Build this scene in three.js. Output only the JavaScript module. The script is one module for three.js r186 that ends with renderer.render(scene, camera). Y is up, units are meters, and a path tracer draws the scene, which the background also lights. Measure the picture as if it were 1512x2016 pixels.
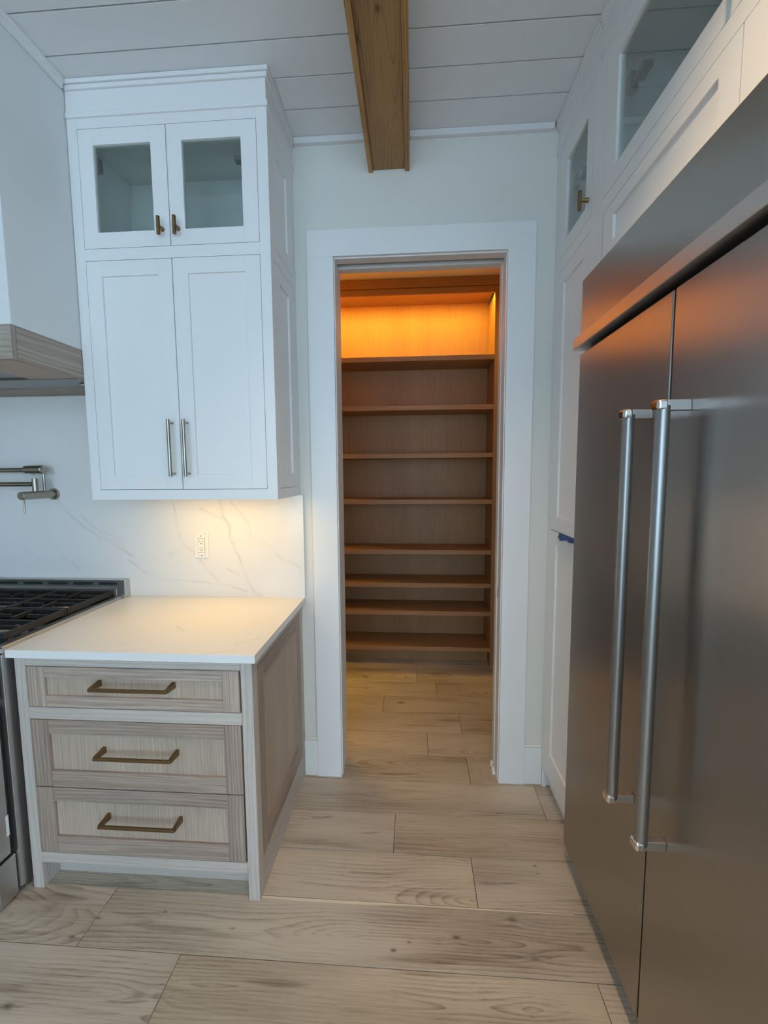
import * as THREE from 'three';
import { mergeGeometries } from 'three/addons/utils/BufferGeometryUtils.js';
import { RectAreaLightUniformsLib } from 'three/addons/lights/RectAreaLightUniformsLib.js';

// ---------------------------------------------------------------- camera, sky, exposure
const col = (r, g, b) => new THREE.Color().setRGB(r, g, b);
RectAreaLightUniformsLib.init();
const scene = new THREE.Scene();
const camera = new THREE.PerspectiveCamera(100.054, 1512 / 2016, 0.05, 60);
camera.rotation.order = 'YXZ';
camera.position.set(0, 1.5153, 2.0159);
camera.rotation.set(-0.09193, 0.06756, -0.00709);
scene.add(camera);
const renderer = new THREE.WebGLRenderer({ antialias: true });
renderer.toneMapping = THREE.LinearToneMapping;
renderer.toneMappingExposure = 1.0;
renderer.shadowMap.enabled = true;
scene.background = new THREE.Color().setRGB(0.55, 0.785, 1.0);   // even blue daylight sky outside the windows
scene.backgroundIntensity = 4.7;
{   // two warm recessed downlights over the aisle, behind and above the viewer's frame (their fittings are built with the ceiling)
  for (const z of [1.3, 3.1]) {
    const l = new THREE.SpotLight(col(1, 0.71, 0.40), 7.6, 0, 0.95, 0.7, 2);
    l.name = 'recessed_downlight'; l.position.set(0.13, 2.974, z); l.target.position.set(0.13, 0, z); l.castShadow = true; l.shadow.radius = 2;
    scene.add(l, l.target);
  }
}

// ---------------------------------------------------------------- helpers
let seed = 20240611;
const rnd = () => { seed = (seed * 1664525 + 1013904223) >>> 0; return seed / 4294967296; };
const used = {};
function numbered(name) {
  const k = (used[name] = (used[name] ?? -1) + 1);
  return k ? name + '_' + String(k).padStart(3, '0') : name;
}
const V3 = (x, y, z) => new THREE.Vector3(x, y, z);

// box with softly rounded edges, uv in metres; grain = axis the texture's u runs along
function box(x0, x1, y0, y1, z0, z1, b = 0.0015, grain = 'x', off = null) {
  const lo = [x0, y0, z0], hi = [x1, y1, z1];
  b = Math.min(b, (x1 - x0) * 0.45, (y1 - y0) * 0.45, (z1 - z0) * 0.45);
  const pos = [], nor = [], uv = [], idx = [], at = {};
  const gi = 'xyz'.indexOf(grain), ou = off ? off[0] : rnd() * 3, ov = off ? off[1] : rnd() * 3;
  for (let n = 0; n < 3; n++) for (const s of [0, 1]) for (const p of [0, 1]) for (const q of [0, 1]) {
    const a = (n + 1) % 3, c = (n + 2) % 3, P = [0, 0, 0], N = [0, 0, 0];
    P[n] = s ? hi[n] : lo[n]; P[a] = p ? hi[a] - b : lo[a] + b; P[c] = q ? hi[c] - b : lo[c] + b;
    N[n] = s ? 1 : -1;
    const cor = [0, 0, 0]; cor[n] = s; cor[a] = p; cor[c] = q;
    at[n + '' + cor.join('')] = pos.length / 3;
    pos.push(...P); nor.push(...N);
    const ua = gi === n ? a : gi, va = 3 - n - ua;
    uv.push(P[ua] + ou, P[va] + ov);
  }
  const tri = (i, j, k) => {
    const A = V3(...pos.slice(i * 3, i * 3 + 3)), B = V3(...pos.slice(j * 3, j * 3 + 3)), C = V3(...pos.slice(k * 3, k * 3 + 3));
    const fn = B.clone().sub(A).cross(C.clone().sub(A)), m = V3(0, 0, 0);
    for (const t of [i, j, k]) m.add(V3(...nor.slice(t * 3, t * 3 + 3)));
    fn.dot(m) >= 0 ? idx.push(i, j, k) : idx.push(i, k, j);
  };
  for (let n = 0; n < 3; n++) {
    const a = (n + 1) % 3, c = (n + 2) % 3;
    const id = (nn, s, p, q) => { const r = [0, 0, 0]; r[n] = s; r[a] = p; r[c] = q; return at[nn + '' + r.join('')]; };
    for (const s of [0, 1]) { tri(id(n, s, 0, 0), id(n, s, 1, 0), id(n, s, 1, 1)); tri(id(n, s, 0, 0), id(n, s, 1, 1), id(n, s, 0, 1)); }
    if (b > 0) for (const s of [0, 1]) for (const p of [0, 1]) {   // edges between faces n and a, along c
      const e = [id(n, s, p, 0), id(n, s, p, 1), id(a, s, p, 0), id(a, s, p, 1)];
      tri(e[0], e[1], e[3]); tri(e[0], e[3], e[2]);
    }
  }
  if (b > 0) for (const x of [0, 1]) for (const y of [0, 1]) for (const z of [0, 1]) tri(at['0' + x + y + z], at['1' + x + y + z], at['2' + x + y + z]);
  const g = new THREE.BufferGeometry();
  g.setAttribute('position', new THREE.Float32BufferAttribute(pos, 3));
  g.setAttribute('normal', new THREE.Float32BufferAttribute(nor, 3));
  g.setAttribute('uv', new THREE.Float32BufferAttribute(uv, 2));
  g.setIndex(idx);
  return g;
}
// round rod from a to b, radius r0 -> r1, with small rounded ends
function rod(a, b, r0, r1 = r0, seg = 20, e = 0.0012) {
  const A = V3(...a), B = V3(...b), L = A.distanceTo(B);
  e = Math.min(e, r0 * 0.5, L * 0.3);
  const pts = [[0, 0], [r0 - e, 0], [r0 - e * 0.3, e * 0.3], [r0, e], [r1, L - e], [r1 - e * 0.3, L - e * 0.3], [r1 - e, L], [0, L]].map(([x, y]) => new THREE.Vector2(Math.max(x, 0), y));
  const g = new THREE.LatheGeometry(pts, seg);
  g.applyQuaternion(new THREE.Quaternion().setFromUnitVectors(V3(0, 1, 0), B.clone().sub(A).normalize()));
  g.translate(A.x, A.y, A.z);
  return g;
}
// prism: closed outline of [u, v] points, extruded; put(u, v, w) -> [x, y, z]
function prism(outline, w0, w1, axis) {
  const s = new THREE.Shape(outline.map(([u, v]) => new THREE.Vector2(u, v)));
  const g = new THREE.ExtrudeGeometry(s, { depth: w1 - w0, bevelEnabled: false });
  g.translate(0, 0, w0);
  if (axis === 'x') g.applyMatrix4(new THREE.Matrix4().makeBasis(V3(0, 0, -1), V3(0, 1, 0), V3(1, 0, 0)));   // u -> -z, v -> y
  if (axis === 'y') g.applyMatrix4(new THREE.Matrix4().makeBasis(V3(1, 0, 0), V3(0, 0, -1), V3(0, 1, 0)));   // u -> x, v -> -z
  return g;
}
function worldOf(o) { const p = V3(0, 0, 0); for (let q = o; q && q !== scene; q = q.parent) p.add(q.position); return p; }
function join(geos) { return geos.length === 1 ? geos[0] : mergeGeometries(geos.map((g) => (g.index ? g.toNonIndexed() : g)).map((g) => { for (const k of Object.keys(g.attributes)) if (!['position', 'normal', 'uv'].includes(k)) g.deleteAttribute(k); return g; })); }
// geometry is written in world coordinates and moved to its parent's origin
function part(parent, name, geos, material, label) {
  const g = join(Array.isArray(geos) ? geos : [geos]), w = worldOf(parent);
  g.translate(-w.x, -w.y, -w.z);
  const m = new THREE.Mesh(g, material);
  m.name = parent === scene ? numbered(name) : name;
  m.castShadow = m.receiveShadow = true;
  if (label) m.userData.label = label;
  if (parent !== scene) { const n = parent.children.filter((c) => c.name === name || c.name.startsWith(name + '_')).length; if (n) m.name = name + '_' + String(n).padStart(3, '0'); }
  parent.add(m);
  return m;
}
function thing(name, label, category, base, group) {
  const o = new THREE.Group(); o.name = numbered(name); o.position.set(...base); scene.add(o);
  o.userData = { label, category }; if (group) o.userData.group = group;
  return o;
}
function struct(name, label, geos, material) {
  const m = part(scene, name, geos, material); m.userData = { label, kind: 'structure' }; return m;
}
function structGroup(name, label, base = [0, 0, 0]) {
  const o = new THREE.Group(); o.name = numbered(name); o.position.set(...base); o.userData = { label, kind: 'structure' }; scene.add(o); return o;
}

// ---------------------------------------------------------------- procedural textures
const H = new Float32Array(65536); { let s = 77; for (let i = 0; i < 65536; i++) { s = (s * 1103515245 + 12345) >>> 0; H[i] = ((s >>> 9) & 0x7fff) / 32767; } }
const hsh = (x, y, s) => H[((x * 73 + y * 1171 + s * 3571) ^ ((x * 15731 + y * 789221 + s * 131) >>> 7)) & 65535];
function noise(x, y, px, py, s) {           // periodic value noise, 0..1
  const xi = Math.floor(x), yi = Math.floor(y), fx = x - xi, fy = y - yi, u = fx * fx * (3 - 2 * fx), v = fy * fy * (3 - 2 * fy);
  const x0 = ((xi % px) + px) % px, x1 = (x0 + 1) % px, y0 = ((yi % py) + py) % py, y1 = (y0 + 1) % py;
  const a = hsh(x0, y0, s), b = hsh(x1, y0, s), c = hsh(x0, y1, s), d = hsh(x1, y1, s);
  return a + (b - a) * u + (c - a) * v + (a - b - c + d) * u * v;
}
function fbm(x, y, px, py, s, o) { let r = 0, w = 0.5, t = 0; for (let i = 0; i < o; i++) { r += w * noise(x, y, px, py, s + i); t += w; x *= 2; y *= 2; px *= 2; py *= 2; w *= 0.5; } return r / t; }
const mix = (a, b, t) => a + (b - a) * t, clamp = (x, a = 0, b = 1) => Math.min(b, Math.max(a, x)), sstep = (a, b, x) => { const t = clamp((x - a) / (b - a)); return t * t * (3 - 2 * t); };
const toS = (c) => 255 * (c <= 0.0031308 ? 12.92 * c : 1.055 * Math.pow(c, 1 / 2.4) - 0.055);
function texture(w, h, L, T, f, srgb = true) {   // f(x metres, y metres) -> [r, g, b] linear
  const d = new Uint8Array(w * h * 4);
  for (let j = 0; j < h; j++) for (let i = 0; i < w; i++) {
    const c = f((i + 0.5) / w * L, (j + 0.5) / h * T), k = (j * w + i) * 4;
    for (let n = 0; n < 3; n++) d[k + n] = clamp(srgb ? toS(c[n]) : 255 * c[n], 0, 255);
    d[k + 3] = 255;
  }
  const t = new THREE.DataTexture(d, w, h);
  t.wrapS = t.wrapT = THREE.RepeatWrapping; t.magFilter = THREE.LinearFilter; t.minFilter = THREE.LinearMipmapLinearFilter; t.generateMipmaps = true;
  if (srgb) t.colorSpace = THREE.SRGBColorSpace;
  t.repeat.set(1 / L, 1 / T); t.needsUpdate = true;
  return t;
}
// straight (rift cut) grain: fine lines along u
function riftWood(w, h, L, T, light, dark, lines, contrast, s, tint) {
  return texture(w, h, L, T, (x, y) => {
    const nx = x / L, ny = y / T;
    const wob = 0.35 * fbm(nx * 3, ny * 5, 3, 5, s + 3, 3);
    const g1 = 0.5 + 0.5 * Math.sin(6.2832 * (lines * ny + 3 * wob + 2 * noise(nx * 2, ny * lines * 0.5, 2, Math.round(lines * 0.5), s)));
    const fib = noise(nx * 10, ny * 330, 10, 330, s + 7), fib2 = noise(nx * 26, ny * 200, 26, 200, s + 8);
    const broad = fbm(nx * 2, ny * 9, 2, 9, s + 11, 3);
    let t = clamp(0.30 * g1 + 0.36 * fib + 0.2 * fib2 + 0.45 * (broad - 0.5) + 0.07);
    t = clamp(0.5 + (t - 0.5) * contrast);
    const k = tint ? 1 + 0.10 * (noise(nx * 2, ny * 3, 2, 3, s + 20) - 0.5) : 1;
    return [0, 1, 2].map((n) => mix(light[n], dark[n], t) * k);
  });
}
// plain sawn boards, several strips across, cathedrals, streaks and knots
function plainWood(w, h, L, strips, width, light, dark, s, freq, contrast, knots, own = {}) {
  const T = strips * width, K = [];
  for (let i = 0; i < knots; i++) { const b = Math.floor(H[s * 31 + i * 3] * strips); K.push([H[s * 57 + i * 7] * L, (b + 0.15 + 0.7 * H[s * 91 + i * 5]) * width, 0.004 + 0.011 * H[s * 13 + i * 11], b, 1]); }
  for (const [x, y, r, d = 1] of own.knots ?? []) K.push([x, y, r, Math.floor(y / width), d]);
  const S = (own.streaks ?? []).map((q) => [...q, Math.floor(q[2] / width)]);
  return texture(w, h, L, T, (x, y) => {
    const b = Math.min(strips - 1, Math.floor(y / width)), yy = y - (b + 0.5) * width, nx = x / L;
    const sb = s + b * 17 + 53 * (own.splits?.[b] ?? []).filter((q) => x > q).length;
    const cen = (H[sb * 7 + 1] - 0.5) * width * 0.8 + 0.03 * (fbm(nx * 3, 0.5, 3, 4, sb + 4, 2) - 0.5);
    let dy = yy - cen + 0.022 * (fbm(nx * 6, y * 14, 6, Math.round(T * 14), sb + 2, 4) - 0.5), kn = 0;
    for (const k of K) if (k[3] === b) {
      const ex = (x - k[0]) / (k[2] * 2.1), ey = (y - k[1]) / k[2], q = ex * ex + ey * ey;
      if (q < 30) { dy += Math.sign(ey || 1) * k[2] * 1.1 * Math.exp(-q * 0.25); kn = Math.max(kn, k[4] * Math.exp(-q * 1.6 * (1 + 0.6 * noise(x * 90, y * 160, 999, 999, 5)))); }
    }
    for (const q of S) if (q[4] === b && x > q[0] - 0.02 && x < q[1] + 0.02) {
      const f = (x - q[0]) / (q[1] - q[0]), d = (y - q[2] - 0.004 * Math.sin(f * 5)) / q[3];
      kn = Math.max(kn, 0.85 * Math.exp(-d * d) * sstep(0, 0.3, f) * (1 - sstep(0.75, 1, f)) * (0.5 + 0.5 * noise(x * 60, y * 300, 999, 999, 8)));
    }
    const d = 0.006 + 0.07 * Math.abs(fbm(nx * 2.0 + 0.3, 0.5, 2, 4, sb + 9, 3) - 0.42) / 0.3;
    const r = Math.sqrt(dy * dy + d * d);
    const ph = freq * Math.pow(r / 0.05, 0.75) * 0.05 + 0.5 * fbm(nx * 12, y * 60, 12, Math.round(T * 60), sb + 5, 2);
    const fr = ph - Math.floor(ph), ring = Math.pow(fr, 3) * (1 - sstep(0.93, 1, fr)) * sstep(0.2, 0.7, fbm(nx * 7, y * 11, 7, Math.round(T * 11), sb + 61, 2));
    const fib = noise(nx * 22, y * 520, 22, Math.round(T * 520), s + 31), pore = sstep(0.62, 0.9, noise(nx * 60, y * 900, 60, Math.round(T * 900), s + 33));
    const broad = fbm(nx * 4, y * 9, 4, Math.round(T * 9), sb + 37, 4);
    const streak = sstep(0.62, 0.8, fbm(nx * 6, y * 30, 6, Math.round(T * 30), sb + 41, 3));
    let t = 0.50 * ring + 0.24 * fib + 0.30 * pore * (0.4 + ring) + 0.8 * (broad - 0.45) + 0.30 * streak;
    t = clamp(0.36 + (t - 0.32) * contrast);
    const c = [0, 1, 2].map((n) => mix(light[n], dark[n], t));
    return [0, 1, 2].map((n) => mix(c[n], dark[n] * 0.34, 0.85 * kn));
  });
}
const std = (o) => new THREE.MeshStandardMaterial(o);

// ---------------------------------------------------------------- materials
const M = {};
M.trimPaint = std({ color: col(0.80, 0.81, 0.81), roughness: 0.42 });
M.cabPaint = std({ color: col(0.82, 0.825, 0.825), roughness: 0.38 });
M.wallPaint = std({ color: col(0.725, 0.72, 0.675), roughness: 0.85 });
M.hoodPaint = std({ color: col(0.74, 0.75, 0.75), roughness: 0.85 });
M.ceilPaint = std({ color: col(0.76, 0.76, 0.77), roughness: 0.6 });
M.pantryPaint = std({ color: col(0.74, 0.73, 0.70), roughness: 0.85 });
M.gap = std({ color: col(0.05, 0.05, 0.05), roughness: 0.9 });
{
  const fl = plainWood(2048, 1024, 2.6, 8, 0.2, [0.56, 0.485, 0.39], [0.21, 0.16, 0.112], 11, 120, 1.3, 14);
  M.floor = [[1, 1, 1], [0.93, 0.92, 0.90], [1.06, 1.05, 1.03], [0.97, 0.95, 0.91], [1.02, 1.02, 1.03]].map((c) => std({ map: fl, color: col(...c), roughness: 0.42 }));
  // the boards in front of the doorway, laid out in the floor's own metres: x from -1.7, z from -0.3721
  const at = (x, z) => [x + 1.7, z + 0.3721], kn = (x, z, r, d) => [...at(x, z), r, d], st = (x0, x1, z, th) => [x0 + 1.7, x1 + 1.7, z + 0.3721, th];
  const seen = plainWood(2048, 1024, 2.6, 8, 0.2013, [0.56, 0.485, 0.39], [0.21, 0.16, 0.112], 23, 120, 1.22, 0, {
    splits: { 0: [1.781], 1: [0.0, 1.981], 2: [0.35, 2.282], 3: [1.621], 4: [1.926], 5: [0.614], 6: [0.965, 2.245], 7: [1.8] },
    knots: [kn(0.335, 0.666, 0.012, 0.8), kn(0.14, 0.735, 0.009), kn(-0.063, 0.785, 0.007), kn(-0.013, 0.758, 0.004), kn(0.379, 0.78, 0.011, 0.7), kn(0.468, 0.458, 0.005), kn(0.47, 0.49, 0.003), kn(-1.272, 0.723, 0.03, 0.35), kn(-1.079, 0.747, 0.008, 0.8), kn(-1.12, 0.81, 0.007, 0.8),
      kn(-0.803, 0.948, 0.016, 0.5), kn(-0.745, 0.947, 0.012, 0.5), kn(-1.159, 0.997, 0.012), kn(-0.604, 0.752, 0.006, 0.6), kn(0.268, 0.54, 0.008, 0.6), kn(-0.86, 0.713, 0.006, 0.8), kn(-0.243, -0.093, 0.004)],
    streaks: [st(0.25, 0.46, 0.776, 0.004), st(0.222, 0.40, 0.538, 0.0035), st(-0.46, -0.345, 0.274, 0.005), st(-0.23, -0.13, 0.342, 0.003), st(-0.1, 0.222, 0.572, 0.002), st(-1.07, -0.84, 0.722, 0.0025), st(-1.3, -1.1, 1.0, 0.003), st(-0.375, -0.33, -0.262, 0.004), st(-0.2, 0.05, -0.02, 0.006), st(-0.9, -0.75, 0.965, 0.003)],
  });
  M.floorSeen = M.floor.map((m) => std({ map: seen, color: m.color, roughness: 0.42 }));
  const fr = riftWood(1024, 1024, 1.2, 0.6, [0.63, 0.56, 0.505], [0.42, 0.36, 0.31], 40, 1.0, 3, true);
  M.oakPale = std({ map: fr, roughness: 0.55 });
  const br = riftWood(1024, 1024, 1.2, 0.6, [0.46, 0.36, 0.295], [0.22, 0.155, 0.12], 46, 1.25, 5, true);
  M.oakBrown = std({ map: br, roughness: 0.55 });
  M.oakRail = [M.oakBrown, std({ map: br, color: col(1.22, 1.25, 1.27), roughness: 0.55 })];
  const pn = riftWood(1024, 1024, 1.2, 0.6, [0.55, 0.44, 0.35], [0.34, 0.26, 0.195], 70, 1.15, 7, true);
  M.oakPanel = std({ map: pn, roughness: 0.55 });
  const hd = riftWood(1024, 512, 1.2, 0.6, [0.46, 0.385, 0.325], [0.25, 0.20, 0.165], 34, 1.25, 9, true);
  M.oakHood = std({ map: hd, roughness: 0.6 });
  const pt = riftWood(1024, 1024, 1.2, 0.8, [0.46, 0.25, 0.108], [0.28, 0.138, 0.055], 60, 0.9, 13, true);
  M.oakPantry = std({ map: pt, roughness: 0.5 });
  const bm = plainWood(1024, 512, 2.4, 3, 0.2, [0.37, 0.205, 0.078], [0.13, 0.062, 0.021], 29, 150, 1.35, 3);
  M.oakBeam = std({ map: bm, roughness: 0.6 });
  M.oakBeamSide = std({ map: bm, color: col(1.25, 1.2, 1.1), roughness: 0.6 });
}
M.paleEdge = std({ color: col(0.74, 0.64, 0.49), roughness: 0.5 });
M.steel = new THREE.MeshPhysicalMaterial({ color: col(0.405, 0.38, 0.35), metalness: 1, roughness: 0.29, anisotropy: 0.8 });
M.steelPlain = std({ color: col(0.56, 0.55, 0.54), metalness: 1, roughness: 0.34 });
M.steelDark = std({ color: col(0.30, 0.29, 0.28), metalness: 1, roughness: 0.4 });
M.handleSteel = std({ color: col(0.34, 0.335, 0.33), metalness: 1, roughness: 0.34 });
M.chrome = std({ color: col(0.80, 0.80, 0.80), metalness: 1, roughness: 0.10 });
M.nickel = std({ color: col(0.36, 0.32, 0.265), metalness: 1, roughness: 0.28 });
M.bronze = std({ color: col(0.27, 0.175, 0.085), metalness: 1, roughness: 0.36 });
M.iron = std({ color: col(0.018, 0.017, 0.017), roughness: 0.55 });
M.blackGlass = std({ color: col(0.012, 0.012, 0.013), roughness: 0.18 });
M.plastic = std({ color: col(0.82, 0.82, 0.80), roughness: 0.35 });
M.slot = std({ color: col(0.02, 0.02, 0.02), roughness: 0.7 });
M.tape = std({ color: col(0.02, 0.06, 0.24), roughness: 0.7, side: THREE.DoubleSide });
M.glass = new THREE.MeshPhysicalMaterial({ color: col(0.86, 0.90, 0.88), roughness: 0.0, transmission: 1, thickness: 0, ior: 1.5 });
M.ledLamp = std({ color: 0xffffff, emissive: col(1, 0.82, 0.6), emissiveIntensity: 4 });
M.ledWarm = std({ color: 0xffffff, emissive: col(1, 0.72, 0.36), emissiveIntensity: 3 });
M.ledAmber = std({ color: 0xffffff, emissive: col(1, 0.60, 0.15), emissiveIntensity: 4 });
// white quartz with thin grey-brown veins
const segDist = (px, py, a, b) => { const vx = b[0] - a[0], vy = b[1] - a[1], t = clamp(((px - a[0]) * vx + (py - a[1]) * vy) / (vx * vx + vy * vy)); return [Math.hypot(px - a[0] - vx * t, py - a[1] - vy * t), t]; };
function quartz(w, h, L, T, ox, oy, veins) {
  const t = texture(w, h, L, T, (x, y) => {
    const X = x + ox, Y = y + oy;
    const wx = X + 0.022 * (fbm(X * 14 + 90, Y * 14 + 90, 4096, 4096, 3, 3) - 0.5), wy = Y + 0.022 * (fbm(X * 14 + 40, Y * 14 + 70, 4096, 4096, 6, 3) - 0.5);
    let v = 0;
    for (const vein of veins) for (let i = 0; i + 1 < vein.p.length; i++) {
      const a = vein.p[i], b = vein.p[i + 1];
      if (wx < Math.min(a[0], b[0]) - 0.06 || wx > Math.max(a[0], b[0]) + 0.06 || wy < Math.min(a[1], b[1]) - 0.06 || wy > Math.max(a[1], b[1]) + 0.06) continue;
      const [d] = segDist(wx, wy, a, b), n = fbm(X * 20 + 11, Y * 20 + 33, 4096, 4096, 9, 2);
      v = Math.max(v, vein.s * (Math.exp(-Math.pow(d / (0.0012 + 0.0045 * n * n), 2)) * sstep(0.18, 0.62, n) + 0.22 * Math.exp(-Math.pow(d / 0.012, 2))));
    }
    const c = 0.985 + 0.03 * (fbm(X * 4 + 20, Y * 4 + 50, 4096, 4096, 14, 4) - 0.5);
    return [mix(0.81 * c, 0.46, v * 0.66), mix(0.805 * c, 0.42, v * 0.66), mix(0.79 * c, 0.36, v * 0.66)];
  });
  t.offset.set(-ox / L, -oy / T);
  return t;
}
M.quartzWall = std({ roughness: 0.13, map: quartz(2048, 1200, 1.7, 1.0, -2.21, 0.91, [
  { s: 0.45, p: [[-1.77, 1.48], [-1.75, 1.39], [-1.69, 1.32], [-1.64, 1.27], [-1.57, 1.23], [-1.48, 1.18], [-1.38, 1.12]] },
  { s: 0.39, p: [[-1.40, 1.10], [-1.32, 1.03], [-1.21, 1.00], [-1.07, 0.99], [-0.90, 0.97], [-0.81, 0.94]] },
  { s: 0.30, p: [[-1.63, 1.31], [-1.54, 1.24], [-1.47, 1.22], [-1.42, 1.18]] },
  { s: 0.36, p: [[-1.17, 1.41], [-1.15, 1.33], [-1.14, 1.24], [-1.13, 1.18], [-1.06, 1.13], [-1.00, 1.04], [-0.94, 0.99]] },
  { s: 0.42, p: [[-1.18, 1.12], [-1.13, 1.14]] },
  { s: 0.60, p: [[-0.93, 1.40], [-0.91, 1.31], [-0.88, 1.26], [-0.88, 1.20], [-0.84, 1.11], [-0.80, 1.00], [-0.78, 0.94], [-0.74, 0.92]] },
  { s: 0.36, p: [[-1.02, 1.35], [-0.91, 1.30]] },
  { s: 0.33, p: [[-0.88, 1.40], [-0.78, 1.25], [-0.77, 1.19], [-0.71, 1.18], [-0.63, 1.11], [-0.54, 1.06]] },
  { s: 0.48, p: [[-0.90, 1.05], [-0.84, 1.02]] },
  { s: 0.30, p: [[-1.74, 1.12], [-1.66, 1.05]] },
  { s: 0.24, p: [[-1.93, 1.15], [-1.85, 1.09]] },
  { s: 0.24, p: [[-1.87, 1.75], [-1.81, 1.73]] },
  { s: 0.36, p: [[-0.58, 1.40], [-0.56, 1.36], [-0.52, 1.33]] },
]) });
M.quartzTop = std({ roughness: 0.24, map: quartz(1024, 768, 1.0, 0.75, -1.45, -0.02, [
  { s: 0.36, p: [[-0.93, 0.418], [-0.888, 0.463]] }, { s: 0.42, p: [[-0.627, 0.595], [-0.56, 0.522]] }, { s: 0.30, p: [[-0.691, 0.67], [-0.601, 0.639]] },
  { s: 0.21, p: [[-0.669, 0.369], [-0.505, 0.227]] }, { s: 0.18, p: [[-1.185, 0.198], [-0.9, 0.27], [-0.531, 0.387]] }, { s: 0.24, p: [[-1.038, 0.606], [-0.942, 0.582]] },
]) });

// ================================================================ SETTING
const CEIL = 2.985, WALL_T = 0.14;
// floor of wide oak planks running left to right
{
  const floor = structGroup('floor', 'floor of wide pale oak planks with visible knots running across the kitchen and pantry');
  part(floor, 'subfloor', box(-4.6, 3.6, -0.12, -0.016, -1.75, 5.35, 0), M.gap);
  const rows = [];
  for (let i = -9; i <= 26; i++) rows.push([0.0305 + 0.2013 * (i - 0), i]);
  const butts = {   // row number -> x of the butt joints seen in view
    [-1]: [-1.62, 0.281], [-2]: [-1.05, 0.081], [-3]: [-1.7, 0.285], [-4]: [-0.195, 1.3], [-5]: [-1.72, 0.163], [-6]: [-1.9, 0.026],
    0: [-1.35, 0.582], 1: [-2.1, -0.079], 2: [-1.75, 0.226], 3: [-1.086, 0.85], 4: [-0.735, 0.545], 5: [-1.9, 0.1],
  };
  let k = 0;
  for (const [z, i] of rows) {
    if (z > 5.2 || z + 0.2013 < -1.7) continue;
    const b = butts[i] ?? [-1.9 + 1.2 * rnd()];
    const xs = [...b]; while (xs[0] > -4.3) xs.unshift(xs[0] - 1.75 - 0.3 * rnd()); while (xs[xs.length - 1] < (z > 1.7 ? 3.3 : 1.2)) xs.push(xs[xs.length - 1] + 1.75 + 0.3 * rnd());
    xs[0] = -4.55; xs[xs.length - 1] = z > 1.7 ? 3.5 : 1.35;
    for (let n = 0; n + 1 < xs.length; n++) {
      if (xs[n + 1] - xs[n] < 0.05) continue;
      const strip = (k * 3 + i + 40) % 8, z0 = z + 0.0009, z1 = z + 0.2004;
      // plank's texture strip: v runs with -z here, so shift it onto strip's own band
      const own = i >= -2 && i <= 5 && xs[n + 1] > -1.6 && xs[n] < 0.85;
      const p = part(floor, 'plank', box(xs[n] + 0.0008, xs[n + 1] - 0.0008, -0.015, 0.0005 * (rnd() - 0.5), z0, z1, 0.0011, 'x', own ? [1.7, 0.3721] : [rnd() * 2.6, strip * 0.2 - z]), (own ? M.floorSeen : M.floor)[i === -2 && xs[n] < 0 ? 2 : Math.floor(rnd() * 5)]);
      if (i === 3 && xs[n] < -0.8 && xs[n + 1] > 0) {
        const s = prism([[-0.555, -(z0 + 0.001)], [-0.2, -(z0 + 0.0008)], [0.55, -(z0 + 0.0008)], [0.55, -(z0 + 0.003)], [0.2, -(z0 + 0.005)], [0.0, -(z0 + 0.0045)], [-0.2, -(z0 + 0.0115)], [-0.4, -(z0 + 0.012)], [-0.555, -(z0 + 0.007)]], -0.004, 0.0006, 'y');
        part(p, 'pale_edge', s, M.paleEdge, 'pale tapering plank edge');  // thin cream sliver tapering along the edge of this plank
      }
      k++;
    }
  }
}
// walls (all with thickness)
const LJ = -0.371, RJ = 0.431, HJ = 2.495;
struct('wall_back', 'off white wall with the pantry doorway in it', [
  box(-4.6, LJ, 0, CEIL + 0.1, -WALL_T, 0, 0), box(LJ, RJ, HJ + 0.06, CEIL + 0.1, -WALL_T, 0, 0),
  box(LJ, RJ, HJ, HJ + 0.06, -0.046, 0, 0), box(LJ, RJ, HJ, HJ + 0.06, -WALL_T, -0.096, 0),
  box(RJ, 1.4, 0, CEIL + 0.1, -0.046, 0, 0), box(RJ, 1.4, 0, CEIL + 0.1, -WALL_T, -0.096, 0), box(RJ, 1.4, 2.56, CEIL + 0.1, -0.096, -0.046, 0)], M.wallPaint);
struct('wall_right', 'white wall behind and beside the refrigerator', [box(1.26, 1.4, 0, CEIL + 0.1, 0, 1.86, 0), box(0.66, 1.26, 0, CEIL + 0.1, 1.72, 1.86, 0), box(1.4, 3.64, 0, CEIL + 0.1, 1.72, 1.86, 0)], M.wallPaint);
struct('wall_left', 'white side wall of the kitchen out of view', [box(-4.74, -4.6, 0, CEIL + 0.1, -WALL_T, 5.44, 0)], M.wallPaint);
const WX0 = -2.2, WX1 = 3.3, WY0 = 0.35, WY1 = 2.86;
struct('wall_front', 'white wall with wide windows behind the viewer', [
  box(-4.6, WX0, 0, CEIL + 0.1, 5.3, 5.44, 0), box(WX1, 3.64, 0, CEIL + 0.1, 5.3, 5.44, 0), box(WX0, WX1, WY1, CEIL + 0.1, 5.3, 5.44, 0), box(WX0, WX1, 0, WY0, 5.3, 5.44, 0),
  box(3.5, 3.64, 0, CEIL + 0.1, 1.86, 2.3, 0), box(3.5, 3.64, 0, CEIL + 0.1, 5.0, 5.3, 0), box(3.5, 3.64, 0, WY0, 2.3, 5.0, 0), box(3.5, 3.64, WY1, CEIL + 0.1, 2.3, 5.0, 0)], M.wallPaint);
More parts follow.
